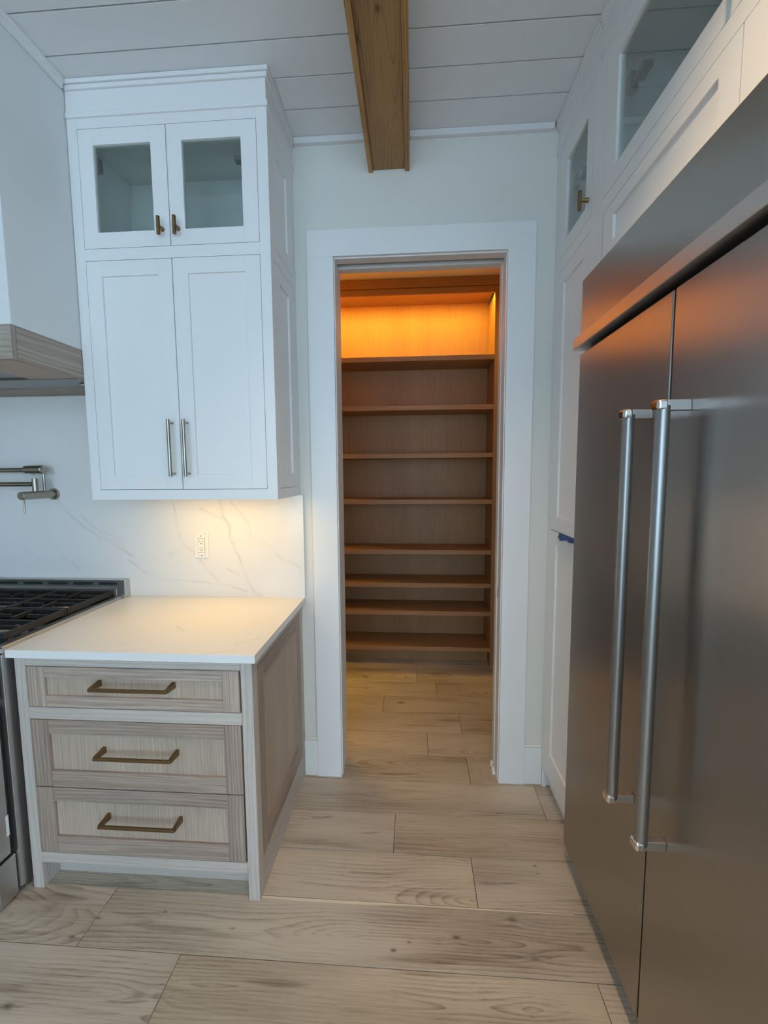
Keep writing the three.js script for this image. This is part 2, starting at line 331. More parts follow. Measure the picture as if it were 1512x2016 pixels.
{
  const pane = new THREE.MeshPhysicalMaterial({ color: 0xffffff, roughness: 0, transmission: 1, thickness: 0 });
  const win = (label, a0, a1, n, B) => {
    const w = structGroup('window_' + n, label, [0, 0, 0]), k = 4, d = (a1 - a0 - 0.07) / k;
    part(w, 'window_frame', [B(a0, a1, WY0, WY0 + 0.07, 0, 0.06), B(a0, a1, WY1 - 0.07, WY1, 0, 0.06), ...[...Array(k + 1).keys()].map((i) => B(a0 + i * d, a0 + i * d + 0.07, WY0 + 0.07, WY1 - 0.07, 0, 0.06))], M.trimPaint);
    for (let i = 0; i < k; i++) part(w, 'pane', B(a0 + i * d + 0.07, a0 + (i + 1) * d, WY0 + 0.07, WY1 - 0.07, 0.028, 0.03), pane);
  };
  win('wide white framed windows in the wall behind the viewer', WX0, WX1, 1, (a, b, c, d, e, f) => box(a, b, c, d, 5.34 + e, 5.34 + f, 0));
  win('white framed windows in the side wall behind the refrigerator', 2.3, 5.0, 2, (a, b, c, d, e, f) => box(3.54 + e, 3.54 + f, c, d, a, b, 0));
}
struct('wall_pantry', 'plain painted pantry walls around the oak shelving', [
  box(-1.42, -1.3, 0, 2.92, -1.72, -WALL_T, 0), box(0.634, 0.76, 0, 2.92, -1.72, -WALL_T, 0), box(-1.42, 0.76, 0, 2.92, -1.72, -1.56, 0)], M.pantryPaint);
struct('ceiling_pantry', 'plain painted pantry ceiling', [box(-1.42, 0.76, 2.92, 3.1, -1.72, -WALL_T, 0)], M.pantryPaint);
// ceiling of white shiplap boards
{
  const c = structGroup('ceiling', 'white shiplap board ceiling with fine dark joints', [0, CEIL, 0]);
  part(c, 'backing', box(-4.6, 3.6, CEIL + 0.014, CEIL + 0.1, 0, 5.44, 0), M.gap);
  let z = 0.0135, cut = (z0, z1) => [1.3, 3.1].some((q) => z1 > q - 0.001 && z0 < q + 0.001);
  part(c, 'plank', box(-4.6, 1.4, CEIL, CEIL + 0.013, 0.0, z - 0.0018, 0.002), M.ceilPaint);
  while (z < 5.25) { part(c, 'plank', box(-4.6, z > 1.8 ? 3.5 : 1.3, CEIL, CEIL + 0.013, z + 0.0018, z + 0.1424 - 0.0018, 0.002), M.ceilPaint); z += 0.1424; }
  for (const q of [1.3, 3.1]) {
    const l = thing('recessed_downlight', q < 2 ? 'round white recessed ceiling light over the refrigerator aisle' : 'round white recessed ceiling light farther back in the kitchen', 'light', [0.13, CEIL - 0.008, q]);
    const ring = new THREE.LatheGeometry([[0.046, 0], [0.066, 0], [0.07, 0.003], [0.07, 0.0075], [0.046, 0.0075], [0.046, 0]].map(([a, b]) => new THREE.Vector2(a, b)), 40);
    ring.translate(0.13, CEIL - 0.008, q);
    part(l, 'trim_ring', ring, M.trimPaint);
    part(l, 'lens', rod([0.13, CEIL - 0.0062, q], [0.13, CEIL - 0.001, q], 0.0455, 0.0455, 32), M.ledLamp);
  }
}
// door casing, jambs and pocket door
{
  const t = structGroup('trim_1', 'wide flat white casing around the pantry doorway', [0.03, 0, 0]);
  part(t, 'casing', box(-0.4755, -0.356, 0, 2.4793, 0, 0.02, 0.0006), M.trimPaint);
  part(t, 'casing', box(0.415, 0.5345, 0, 2.4793, 0, 0.02, 0.0006), M.trimPaint);
  part(t, 'casing', box(-0.4755, 0.5345, 2.4794, 2.593, 0, 0.02, 0.0006), M.trimPaint);
  part(t, 'jamb', box(LJ, -0.351, 0, 2.474, -WALL_T - 0.002, 0.004, 0.002), M.trimPaint);
  part(t, 'jamb', [box(0.411, RJ, 0, 2.474, -0.048, 0.004, 0.002), box(0.411, RJ, 0, 2.474, -WALL_T - 0.002, -0.094, 0.002)], M.trimPaint);
  part(t, 'head_jamb', [box(LJ, RJ, 2.4742, HJ, -0.048, 0.004, 0.002), box(LJ, RJ, 2.4742, HJ, -WALL_T - 0.002, -0.094, 0.002)], M.trimPaint);
  part(t, 'track', box(LJ, RJ, 2.53, 2.554, -0.09, -0.052, 0.002), M.steelDark, 'dark sliding track in the slot');
  part(t, 'floor_guide', [box(0.397, 0.4108, 0, 0.03, -0.066, -0.052, 0.002), box(0.397, 0.4108, 0.0, 0.014, -0.052, -0.04, 0.002)], M.plastic);
  part(t, 'floor_guide', [box(0.397, 0.4108, 0, 0.03, -0.112, -0.098, 0.002)], M.plastic);
  const d = struct('door_1', 'white pocket door slid into the wall at the doorway right side', [box(0.416, 1.2, 0.012, 2.5, -0.089, -0.053, 0.002)], M.trimPaint);
  part(d, 'edge_pull', box(0.4145, 0.4165, 0.900, 0.956, -0.082, -0.060, 0.0008), M.steelDark, 'dark metal edge pull');
}
// baseboards and ceiling trim
{
  const b = structGroup('baseboard_back', 'tall white baseboard pieces either side of the doorway', [0, 0, 0]);
  for (const [a, c] of [[-0.541, -0.4757], [0.5347, 0.619]]) part(b, 'board', [box(a, c, 0, 0.185, 0, 0.016, 0.001), box(a, c, 0.1852, 0.196, 0, 0.012, 0.003)], M.trimPaint);
  const t = structGroup('trim_2', 'small square white trim where the wall meets the ceiling', [0, CEIL, 0]);
  part(t, 'board', box(-0.523, -0.194, 2.957, CEIL - 0.0005, 0, 0.02, 0.002), M.ceilPaint);
  part(t, 'board', box(-0.0128, 0.6, 2.957, CEIL - 0.0005, 0, 0.02, 0.002), M.ceilPaint);
}

// ================================================================ CEILING BEAM
{
  const t = thing('ceiling_beam', 'brown oak box beam running along the white board ceiling', 'beam', [-0.103, 2.83, 0.0005]);
  part(t, 'side_board', box(-0.193, -0.174, 2.83, CEIL - 0.0005, 0.0005, 5.28, 0.0015, 'z', [0.3, 0.07]), M.oakBeamSide);
  part(t, 'side_board', box(-0.033, -0.0135, 2.83, CEIL - 0.0005, 0.0005, 5.28, 0.0015, 'z', [1.1, 0.27]), M.oakBeamSide);
  part(t, 'bottom_board', box(-0.1735, -0.0335, 2.841, 2.86, 0.001, 5.28, 0.0008, 'z', [0.2, 0.2035]), M.oakBeam);
}

// ================================================================ CABINET PIECES
// frame-and-panel face lying in a plane. P(a0,a1,y0,y1,d0,d1,grain): a along the run, d out of the face
const onZ = (z, s = 1) => (a0, a1, y0, y1, d0, d1, bev, grain) => box(a0, a1, y0, y1, z + Math.min(s * d0, s * d1), z + Math.max(s * d0, s * d1), bev, grain === 'a' ? 'x' : grain);
const onX = (x, s = 1) => (a0, a1, y0, y1, d0, d1, bev, grain) => box(x + Math.min(s * d0, s * d1), x + Math.max(s * d0, s * d1), y0, y1, a0, a1, bev, grain === 'a' ? 'z' : grain);
function shaker(P, a0, a1, y0, y1, pa0, pa1, py0, py1, th = 0.02, gap = 0.0015, bv = 0.0004) {
  a0 += gap; a1 -= gap; y0 += gap; y1 -= gap;
  return [P(a0, pa0, y0, y1, -th, 0, bv, 'y'), P(pa1, a1, y0, y1, -th, 0, bv, 'y'), P(pa0, pa1, y0, py0, -th, 0, bv, 'a'), P(pa0, pa1, py1, y1, -th, 0, bv, 'a')];
}
const panelGeo = (P, pa0, pa1, py0, py1, rec = 0.009, g = 'y') => P(pa0 - 0.004, pa1 + 0.004, py0 - 0.004, py1 + 0.004, -rec - 0.006, -rec, 0.0002, g);
// round bar pull with two posts; P places it, vertical
function barPull(P0, a, y0, y1, out, r, dir) {
  const to = dir === 'z' ? (y, d) => [a, y, P0 + d] : (y, d) => [P0 - d, y, a];
  return [rod(to(y0, out), to(y1, out), r, r, 20), rod(to(y0 + 0.012, 0), to(y0 + 0.012, out), r * 0.62, r * 0.62, 14), rod(to(y1 - 0.012, 0), to(y1 - 0.012, out), r * 0.62, r * 0.62, 14)];
}
function tKnob(P0, a, y, dir) {
  const to = dir === 'z' ? (yy, d) => [a, yy, P0 + d] : (yy, d) => [P0 - d, yy, a];
  return [rod(to(y - 0.033, 0.03), to(y + 0.033, 0.03), 0.0068, 0.0068, 18), rod(to(y, 0), to(y, 0.028), 0.0085, 0.0055, 18), rod(to(y - 0.0025, 0.03), to(y + 0.0025, 0.03), 0.0074, 0.0074, 18)];
}

// ================================================================ UPPER CABINET (left)
{
  const X0 = -1.3075, X1 = -0.534, ZF = 0.347, YB = 1.412;
  const t = thing('upper_cabinet', 'tall white upper cabinet with two glass doors above two solid doors', 'cabinet', [-0.92, YB, 0]);
  const P = onZ(ZF), S = onX(X1);
  const ZB = 0.0005;
  part(t, 'carcass', [
    box(X0, X0 + 0.018, YB, 2.97, ZB, ZF - 0.02, 0.001), box(X1 - 0.038, X1 - 0.022, YB, 2.97, ZB, ZF - 0.02, 0.001),
    box(X0 + 0.018, X1 - 0.038, YB + 0.02, YB + 0.038, 0.021, ZF - 0.02, 0.001), box(X0 + 0.018, X1 - 0.038, 2.352, 2.372, ZB, ZF - 0.021, 0.001),
    box(X0 + 0.018, X1 - 0.038, 2.83, 2.85, ZB, ZF - 0.02, 0.001), box(X0 + 0.018, X1 - 0.038, YB + 0.04, 2.83, ZB, 0.008, 0.0005)], M.cabPaint);
  part(t, 'face_frame', [
    P(X0, -1.268, YB, 2.853, -0.02, 0, 0.0004, 'y'), P(-0.575, X1, YB, 2.853, -0.02, 0, 0.0004, 'y'),
    P(-1.268, -0.575, YB, 1.4526, -0.02, 0, 0.0004, 'a'), P(-1.268, -0.575, 2.3401, 2.3834, -0.02, 0, 0.0004, 'a'), P(-1.268, -0.575, 2.8161, 2.853, -0.02, 0, 0.0004, 'a')], M.cabPaint);
  part(t, 'side_panel', [
    S(ZB, 0.047, YB, 2.853, -0.02, 0, 0.0004, 'y'), S(0.304, ZF - 0.0205, YB, 2.853, -0.02, 0, 0.0004, 'y'),
    S(0.047, 0.304, YB, 1.453, -0.02, 0, 0.0004, 'a'), S(0.047, 0.304, 2.335, 2.381, -0.02, 0, 0.0004, 'a'), S(0.047, 0.304, 2.82, 2.853, -0.02, 0, 0.0004, 'a'),
    ...shaker(S, 0.047, 0.304, 1.453, 2.335, 0.112, 0.243, 1.516, 2.275), ...shaker(S, 0.047, 0.304, 2.381, 2.82, 0.112, 0.243, 2.446, 2.752),
    panelGeo(S, 0.112, 0.243, 1.516, 2.275), panelGeo(S, 0.112, 0.243, 2.446, 2.752)], M.cabPaint);
  const up = (o) => [box(X0, X1 + o, 0, 0, 0, 0)];
  part(t, 'crown', [
    box(X0, X1 + 0.006, 2.853, 2.873, ZB, ZF + 0.007, 0.002), box(X0, X1 - 0.001, 2.8731, 2.95, ZB, ZF, 0.001),
    box(X0, X1 + 0.007, 2.9501, 2.968, ZB, ZF + 0.008, 0.003), box(X0, X1 + 0.012, 2.9681, CEIL - 0.0005, ZB, ZF + 0.014, 0.003)], M.cabPaint);
  const doors = [[-1.268, -0.9215, -1.2095, -0.9835, 'l'], [-0.9215, -0.575, -0.8625, -0.6355, 'r']];
  for (const [a0, a1, p0, p1, side] of doors) {
    const d = part(t, 'glass_door', shaker(P, a0, a1, 2.3834, 2.8161, p0, p1, 2.443, 2.757), M.cabPaint);
    part(d, 'pane', P(p0 - 0.003, p1 + 0.003, 2.44, 2.76, -0.012, -0.008, 0, 'y'), M.glass);
    part(d, 'knob', tKnob(ZF, side === 'l' ? -0.951 : -0.889, 2.443, 'z'), M.bronze, 'bronze T-shaped knob');
    const hx = side === 'l' ? a0 + 0.05 : a1 - 0.05;
    part(d, 'hinge', [box(hx - 0.014, hx + 0.014, 2.68, 2.73, ZF - 0.045, ZF - 0.021, 0.002), box(hx - 0.05, hx - 0.014, 2.697, 2.713, ZF - 0.06, ZF - 0.03, 0.002)], M.steelDark);
  }
  for (const [a0, a1, p0, p1, side] of doors) {
    const d = part(t, 'door', shaker(P, a0, a1, 1.4526, 2.3401, p0 + 0.003, p1, 1.513, 2.281), M.cabPaint);
    part(d, 'panel', panelGeo(P, p0 + 0.003, p1, 1.513, 2.281), M.cabPaint);
    part(d, 'handle', barPull(ZF, side === 'l' ? -0.951 : -0.8895, 1.505, 1.7275, 0.034, 0.0068, 'z'), M.nickel, 'round brushed nickel bar pull');
  }
  // warm light under the cabinet, shining down on the worktop
  part(t, 'light_strip', box(-1.13, -0.58, YB + 0.012, YB + 0.0198, 0.245, 0.275, 0.001), M.ledWarm, 'warm glowing light strip');
  const l = new THREE.RectAreaLight(col(1, 0.55, 0.05), 38, 0.55, 0.03);
  l.name = 'under_cabinet_light'; l.position.set(-0.855, YB + 0.0105, 0.26); l.lookAt(-0.855, 0, 0.26); scene.add(l);
}

// ================================================================ BASE CABINET, WORKTOP, BACKSPLASH, OUTLET
{
  const X0 = -1.3955, X1 = -0.542, ZF = 0.657, YT = 0.8835, P = onZ(ZF), S = onX(X1);
  const t = thing('base_cabinet', 'greyed oak base cabinet with three drawers standing on short legs', 'cabinet', [-0.97, 0, 0.001]);
  part(t, 'face_frame', [
    P(X0, -1.3555, 0, YT, -0.022, 0, 0.002, 'y'), P(-0.5835, X1, 0, YT, -0.022, 0, 0.002, 'y'),
    P(-1.3555, -0.5835, 0.8507, YT, -0.022, 0, 0.0015, 'a'), P(-1.3555, -0.5835, 0.6556, 0.6995, -0.022, 0, 0.0015, 'a'), P(-1.3555, -0.5835, 0.104, 0.1446, -0.022, 0, 0.0015, 'a')], M.oakPale);
  part(t, 'carcass', [
    box(X0, X0 + 0.018, 0, YT, 0.0215, ZF - 0.0225, 0.001, 'y'), box(X0 + 0.0185, X1 - 0.0405, 0.104, 0.122, 0.002, ZF - 0.0225, 0.001, 'x'),
    box(X0 + 0.0185, X1 - 0.0405, 0.123, YT, 0.002, 0.012, 0.001, 'x'), box(X0 + 0.0185, X1 - 0.0405, 0.85, 0.866, 0.013, ZF - 0.0225, 0.001, 'x')], M.oakPale);
  part(t, 'leg', box(-1.377, -1.3555, 0, 0.1035, 0.585, ZF - 0.0225, 0.001, 'y'), M.oakPale);
  part(t, 'leg', box(-0.5835, -0.5635, 0, 0.1035, 0.585, ZF - 0.0225, 0.001, 'y'), M.oakPale);
  part(t, 'toe_kick', box(-1.377, -0.5635, 0, 0.1035, 0.566, 0.584, 0.001, 'x'), M.oakPale);
  part(t, 'side_panel', [
    S(0.001, 0.05, 0, YT, -0.02, 0, 0.0004, 'y'), S(0.613, ZF - 0.0225, 0, YT, -0.02, 0, 0.0004, 'y'), S(0.05, 0.613, 0, 0.125, -0.02, 0, 0.0004, 'a'), S(0.05, 0.613, 0.8505, YT, -0.02, 0, 0.0004, 'a')], M.oakPale);
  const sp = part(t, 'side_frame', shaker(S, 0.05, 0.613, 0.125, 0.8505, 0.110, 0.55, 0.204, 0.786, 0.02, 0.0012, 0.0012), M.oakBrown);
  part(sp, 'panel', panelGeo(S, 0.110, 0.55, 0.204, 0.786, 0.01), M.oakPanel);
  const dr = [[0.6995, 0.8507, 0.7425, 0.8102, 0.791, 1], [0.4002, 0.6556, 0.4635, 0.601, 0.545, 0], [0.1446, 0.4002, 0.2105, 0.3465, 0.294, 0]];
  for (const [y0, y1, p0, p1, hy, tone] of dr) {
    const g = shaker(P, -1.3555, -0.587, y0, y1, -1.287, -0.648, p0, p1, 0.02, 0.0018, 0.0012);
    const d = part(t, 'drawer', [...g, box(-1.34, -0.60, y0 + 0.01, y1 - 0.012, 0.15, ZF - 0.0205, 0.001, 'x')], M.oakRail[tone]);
    part(d, 'panel', panelGeo(P, -1.287, -0.648, p0, p1, 0.009, 'y'), M.oakPanel);
    // slim bar pull on two flat tapering posts
    const z1 = 0.70, g2 = [box(-1.095, -0.817, hy - 0.006, hy + 0.006, z1 - 0.006, z1 + 0.006, 0.003)];
    for (const x of [-1.095, -0.817 - 0.011]) {
      const q = prism([[-(z1), hy - 0.0055], [-(z1), hy + 0.0055], [-(ZF - 0.0085), hy + 0.011], [-(ZF - 0.0085), hy - 0.011]].map(([u, v]) => [u, v]), x, x + 0.011, 'x');
      g2.push(q);
    }
    part(d, 'handle', g2, M.bronze, 'aged brass bar pull');
  }
  const c = part(scene, 'countertop', box(-1.4107, -0.524, 0.884, 0.914, 0.001, 0.6745, 0.002, 'x', [0, 0]), M.quartzTop);
  c.userData = { label: 'white veined quartz countertop on the oak base cabinet', category: 'countertop' };
  const b = part(scene, 'backsplash', [box(-1.4109, -0.5195, 0.9142, 1.4118, 0.0005, 0.02, 0, 'x', [0, 0]), box(-2.7, -1.4109, 0.9, 1.892, 0.0005, 0.02, 0, 'x', [0, 0])], M.quartzWall);
  b.userData = { label: 'white quartz backsplash slab with thin grey veins behind range and counter', category: 'backsplash' };
  const o = thing('power_outlet', 'white double wall outlet on the veined quartz backsplash', 'outlet', [-1.0225, 1.168, 0.0202]);
  const ox = -1.0225, oy = 1.168;
  part(o, 'cover_plate', [box(ox - 0.036, ox - 0.0175, oy - 0.06, oy + 0.06, 0.0202, 0.0255, 0.002), box(ox + 0.0175, ox + 0.036, oy - 0.06, oy + 0.06, 0.0202, 0.0255, 0.002), box(ox - 0.0175, ox + 0.0175, oy + 0.0345, oy + 0.06, 0.0202, 0.0255, 0.0012), box(ox - 0.0175, ox + 0.0175, oy - 0.06, oy - 0.0345, 0.0202, 0.0255, 0.0012)], M.plastic);
  part(o, 'receptacle', box(ox - 0.0165, ox + 0.0165, oy - 0.0335, oy + 0.0335, 0.0202, 0.0268, 0.001), M.plastic);
  const sl = [];
  for (const s of [0.017, -0.017]) sl.push(box(ox - 0.0075, ox - 0.0055, oy + s, oy + s + 0.008, 0.0266, 0.0271, 0.0001), box(ox + 0.0055, ox + 0.0075, oy + s, oy + s + 0.0065, 0.0266, 0.0271, 0.0001), rod([ox, oy + s - 0.0065, 0.0264], [ox, oy + s - 0.0065, 0.0271], 0.0026, 0.0026, 12, 0.0001));
  part(o, 'socket_slot', sl, M.slot);
  for (const q of [0.048, -0.048]) part(o, 'screw', rod([ox, oy + q, 0.025], [ox, oy + q, 0.0262], 0.003, 0.003, 12, 0.0004), M.chrome);
}

// ================================================================ RANGE HOOD
{
  const X1 = -1.3095, X0 = -2.75, ZF = 0.652, Y0 = 1.8947, Y1 = 2.006;
  const t = thing('range_hood', 'white plaster range hood with a grey oak band above the stove', 'hood', [-2.03, Y0, 0.021]);
  part(t, 'chimney', [box(X0 + 0.003, X1 - 0.0005, Y1 + 0.0005, CEIL - 0.001, 0.0215, ZF - 0.004, 0.003)], M.hoodPaint, 'smooth white plaster chimney');
  part(t, 'wood_band', [
    box(X0, X1, Y0, Y1, ZF - 0.02, ZF, 0.0025, 'x'), box(X1 - 0.02, X1, Y0, Y1, 0.0215, ZF - 0.0202, 0.0025, 'z'), box(X0, X0 + 0.02, Y0, Y1, 0.0215, ZF - 0.0202, 0.0025, 'z'),
    box(X0 + 0.02, X1 - 0.0205, Y0 - 0.001, Y0 + 0.02, 0.0215, 0.165, 0.001, 'x')], M.oakHood, 'grey oak band');
  part(t, 'bottom_board', [box(-1.547, X1 - 0.0205, Y0 + 0.006, Y0 + 0.02, 0.335, ZF - 0.0205, 0.001, 'z'), box(X0 + 0.02, -1.5475, Y0 + 0.006, Y0 + 0.02, 0.585, ZF - 0.0205, 0.001, 'x')], M.oakPanel);
  part(t, 'liner', [box(X0 + 0.02, X1 - 0.0205, Y0 + 0.004, Y0 + 0.014, 0.166, 0.333, 0.002), box(X0 + 0.02, -1.5485, Y0 + 0.012, Y0 + 0.022, 0.3335, 0.5845, 0.002)], M.steelDark, 'stainless steel hood liner');
  part(t, 'clip', [rod([-1.40, Y0 + 0.001, 0.25], [-1.345, Y0 + 0.001, 0.25], 0.0035, 0.0035, 10), rod([-1.40, Y0 - 0.001, 0.25], [-1.385, Y0 - 0.001, 0.25], 0.006, 0.006, 10)], M.chrome);
  const c = structGroup('trim_3', 'small white trim where the plaster hood meets the ceiling', [-2.03, CEIL, 0.3]);
  part(c, 'board', [box(X1 - 0.0003, X1 + 0.013, 2.947, CEIL - 0.0005, 0.3625, ZF + 0.009, 0.002), box(X1 - 0.0003, X1 + 0.018, 2.966, CEIL - 0.0005, 0.3625, ZF + 0.014, 0.002), box(X0, X1 - 0.0004, 2.947, CEIL - 0.0005, ZF - 0.0038, ZF + 0.009, 0.002)], M.trimPaint);
}

// ================================================================ RANGE
{
  const X1 = -1.4115, X0 = -2.63;
  const t = thing('kitchen_range', 'stainless steel gas range with black iron grates beside the oak cabinet', 'stove', [-2.02, 0, 0.36]);
  part(t, 'body', [box(X0, X1, 0.03, 0.90, 0.03, 0.685, 0.003), box(X0 + 0.01, X1 - 0.012, 0, 0.03, 0.05, 0.66, 0.002)], M.steelPlain);
  part(t, 'cooktop', [box(X0 + 0.03, X1 - 0.04, 0.9005, 0.914, 0.062, 0.655, 0.003)], M.blackGlass, 'black cooktop tray');
  part(t, 'rim', box(X1 - 0.04, X1 - 0.006, 0.9005, 0.924, 0.062, 0.672, 0.003), M.steelPlain);
  part(t, 'rim', box(X0 + 0.006, X0 + 0.03, 0.9005, 0.924, 0.062, 0.672, 0.003), M.steelPlain);
  part(t, 'edge_strip', box(X1 - 0.0055, X1, 0.9005, 0.919, 0.03, 0.68, 0.001), M.steelPlain);
  const g = part(t, 'back_guard', [box(X0, X1 + 0.0, 0.9245, 1.0025, 0.0205, 0.052, 0.002), box(X1 - 0.026, X1 + 0.0135, 0.9165, 1.0035, 0.0203, 0.0615, 0.002), box(X0, X1 - 0.026, 0.9955, 1.0035, 0.052, 0.0615, 0.001), box(X0, X1 - 0.026, 0.9245, 0.963, 0.052, 0.066, 0.002)], M.steelPlain, 'low vented steel back guard');
  for (let i = 0; i < 9; i++) part(g, 'vent_slot', box(-1.434 - 0.131 * i - 0.101, -1.434 - 0.131 * i, 0.9765, 0.9895, 0.0518, 0.0535, 0.0008), M.slot);
  // control panel, oven door, kick panel: all stand proud of the side column
  part(t, 'control_panel', [box(X0, X1 - 0.001, 0.73, 0.899, 0.6855, 0.775, 0.02), box(X0, X1 - 0.001, 0.8995, 0.922, 0.673, 0.78, 0.008)], M.steelPlain);
  const d = part(t, 'oven_door', [box(X0 + 0.012, X1 - 0.012, 0.178, 0.712, 0.70, 0.756, 0.004)], M.steelPlain);
  part(d, 'door_seal', box(X0 + 0.02, X1 - 0.022, 0.19, 0.715, 0.6855, 0.6998, 0.002), M.slot, 'black oven door seal');
  part(d, 'sticker', box(X1 - 0.0118, X1 - 0.0112, 0.25, 0.325, 0.7015, 0.712, 0.0001), M.plastic, 'small white paper sticker');
  part(d, 'handle', [rod([X0 + 0.05, 0.655, 0.815], [X1 - 0.09, 0.655, 0.815], 0.015, 0.015, 20), rod([X1 - 0.13, 0.655, 0.756], [X1 - 0.13, 0.655, 0.81], 0.011, 0.011, 14), rod([X0 + 0.1, 0.655, 0.756], [X0 + 0.1, 0.655, 0.81], 0.011, 0.011, 14)], M.handleSteel);
  part(t, 'kick_panel', box(X0 + 0.004, X1 - 0.01, 0.012, 0.168, 0.686, 0.756, 0.004), M.steelPlain);
  for (let i = 0; i < 6; i++) part(t, 'control_knob', [rod([-1.56 - i * 0.19, 0.815, 0.775], [-1.56 - i * 0.19, 0.815, 0.812], 0.026, 0.022, 24)], M.handleSteel);
  // cast iron grates, two deep and four wide, with a burner under each
  for (const [z0, z1] of [[0.07, 0.339], [0.345, 0.622]]) for (let i = 0; i < 4; i++) {
    const x1 = -1.457 - i * 0.282, x0 = x1 - 0.278, xc = (x0 + x1) / 2, zc = (z0 + z1) / 2, y0 = 0.932, y1 = 0.952, w = 0.012;
    const q = [box(x0, x1, y0 - 0.008, y1, z0, z0 + w, 0.002), box(x0, x1, y0 - 0.008, y1, z1 - w, z1, 0.002), box(x0, x0 + w, y0 - 0.004, y1, z0 + w, z1 - w, 0.002), box(x1 - w, x1, y0 - 0.004, y1, z0 + w, z1 - w, 0.002),
      box(x0 + w, x1 - w, y0 + 0.004, y1 - 0.001, zc - 0.0055, zc + 0.0055, 0.001)];
    for (const s of [-1, 1]) {
      q.push(box(xc + (s > 0 ? 0.035 : -0.126), xc + (s > 0 ? 0.126 : -0.035), y0 + 0.005, y1, zc + 0.058, zc + 0.068, 0.001), box(xc + (s > 0 ? 0.035 : -0.126), xc + (s > 0 ? 0.126 : -0.035), y0 + 0.005, y1, zc - 0.068, zc - 0.058, 0.001));
      q.push(box(xc - 0.0055, xc + 0.0055, y0 + 0.005, y1, zc + (s > 0 ? 0.03 : -0.122), zc + (s > 0 ? 0.122 : -0.03), 0.001));
    }
    for (const [fx, fz] of [[x0 + 0.006, z0 + 0.006], [x1 - 0.006, z0 + 0.006], [x0 + 0.006, z1 - 0.006], [x1 - 0.006, z1 - 0.006]]) q.push(box(fx - 0.006, fx + 0.006, 0.9143, y0, fz - 0.006, fz + 0.006, 0.001));
    part(t, 'grate', q, M.iron);
    const bnr = part(t, 'burner', [rod([xc, 0.9143, zc], [xc, 0.926, zc], 0.045, 0.04, 28)], M.steelDark);
    part(bnr, 'burner_cap', rod([xc, 0.9262, zc], [xc, 0.933, zc], 0.034, 0.031, 28, 0.002), M.iron);
  }
}

// ================================================================ POT FILLER
{
  const X = -1.757, Y = 1.4215, t = thing('pot_filler_tap', 'folded brushed nickel pot filler tap on the backsplash above the stove', 'tap', [X, Y, 0.0202]);
  part(t, 'wall_flange', rod([X, Y, 0.0202], [X, Y, 0.032], 0.028, 0.027, 32), M.nickel);
  part(t, 'valve_body', [rod([X, Y, 0.032], [X, Y, 0.205], 0.0185, 0.0185, 28, 0.004)], M.nickel);
  part(t, 'lever', [rod([X, Y - 0.018, 0.19], [X + 0.006, Y - 0.082, 0.196], 0.0042, 0.0036, 14)], M.nickel);
  part(t, 'riser', [rod([X, Y + 0.017, 0.075], [X, 1.522, 0.075], 0.0062, 0.0062, 16), rod([X, Y + 0.017, 0.125], [X, 1.499, 0.125], 0.0125, 0.0125, 20)], M.nickel);
  part(t, 'lower_arm', rod([X - 0.012, 1.472, 0.125], [X - 0.44, 1.472, 0.125], 0.0108, 0.0108, 20), M.nickel);
  part(t, 'upper_joint', [rod([X - 0.085, 1.5405, 0.085], [X + 0.012, 1.5405, 0.085], 0.0195, 0.021, 28, 0.01), rod([X - 0.045, 1.514, 0.085], [X - 0.045, 1.525, 0.085], 0.005, 0.006, 12)], M.nickel);
  part(t, 'upper_arm', rod([X - 0.08, 1.5385, 0.085], [X - 0.44, 1.5375, 0.085], 0.0108, 0.0108, 20), M.nickel);
}

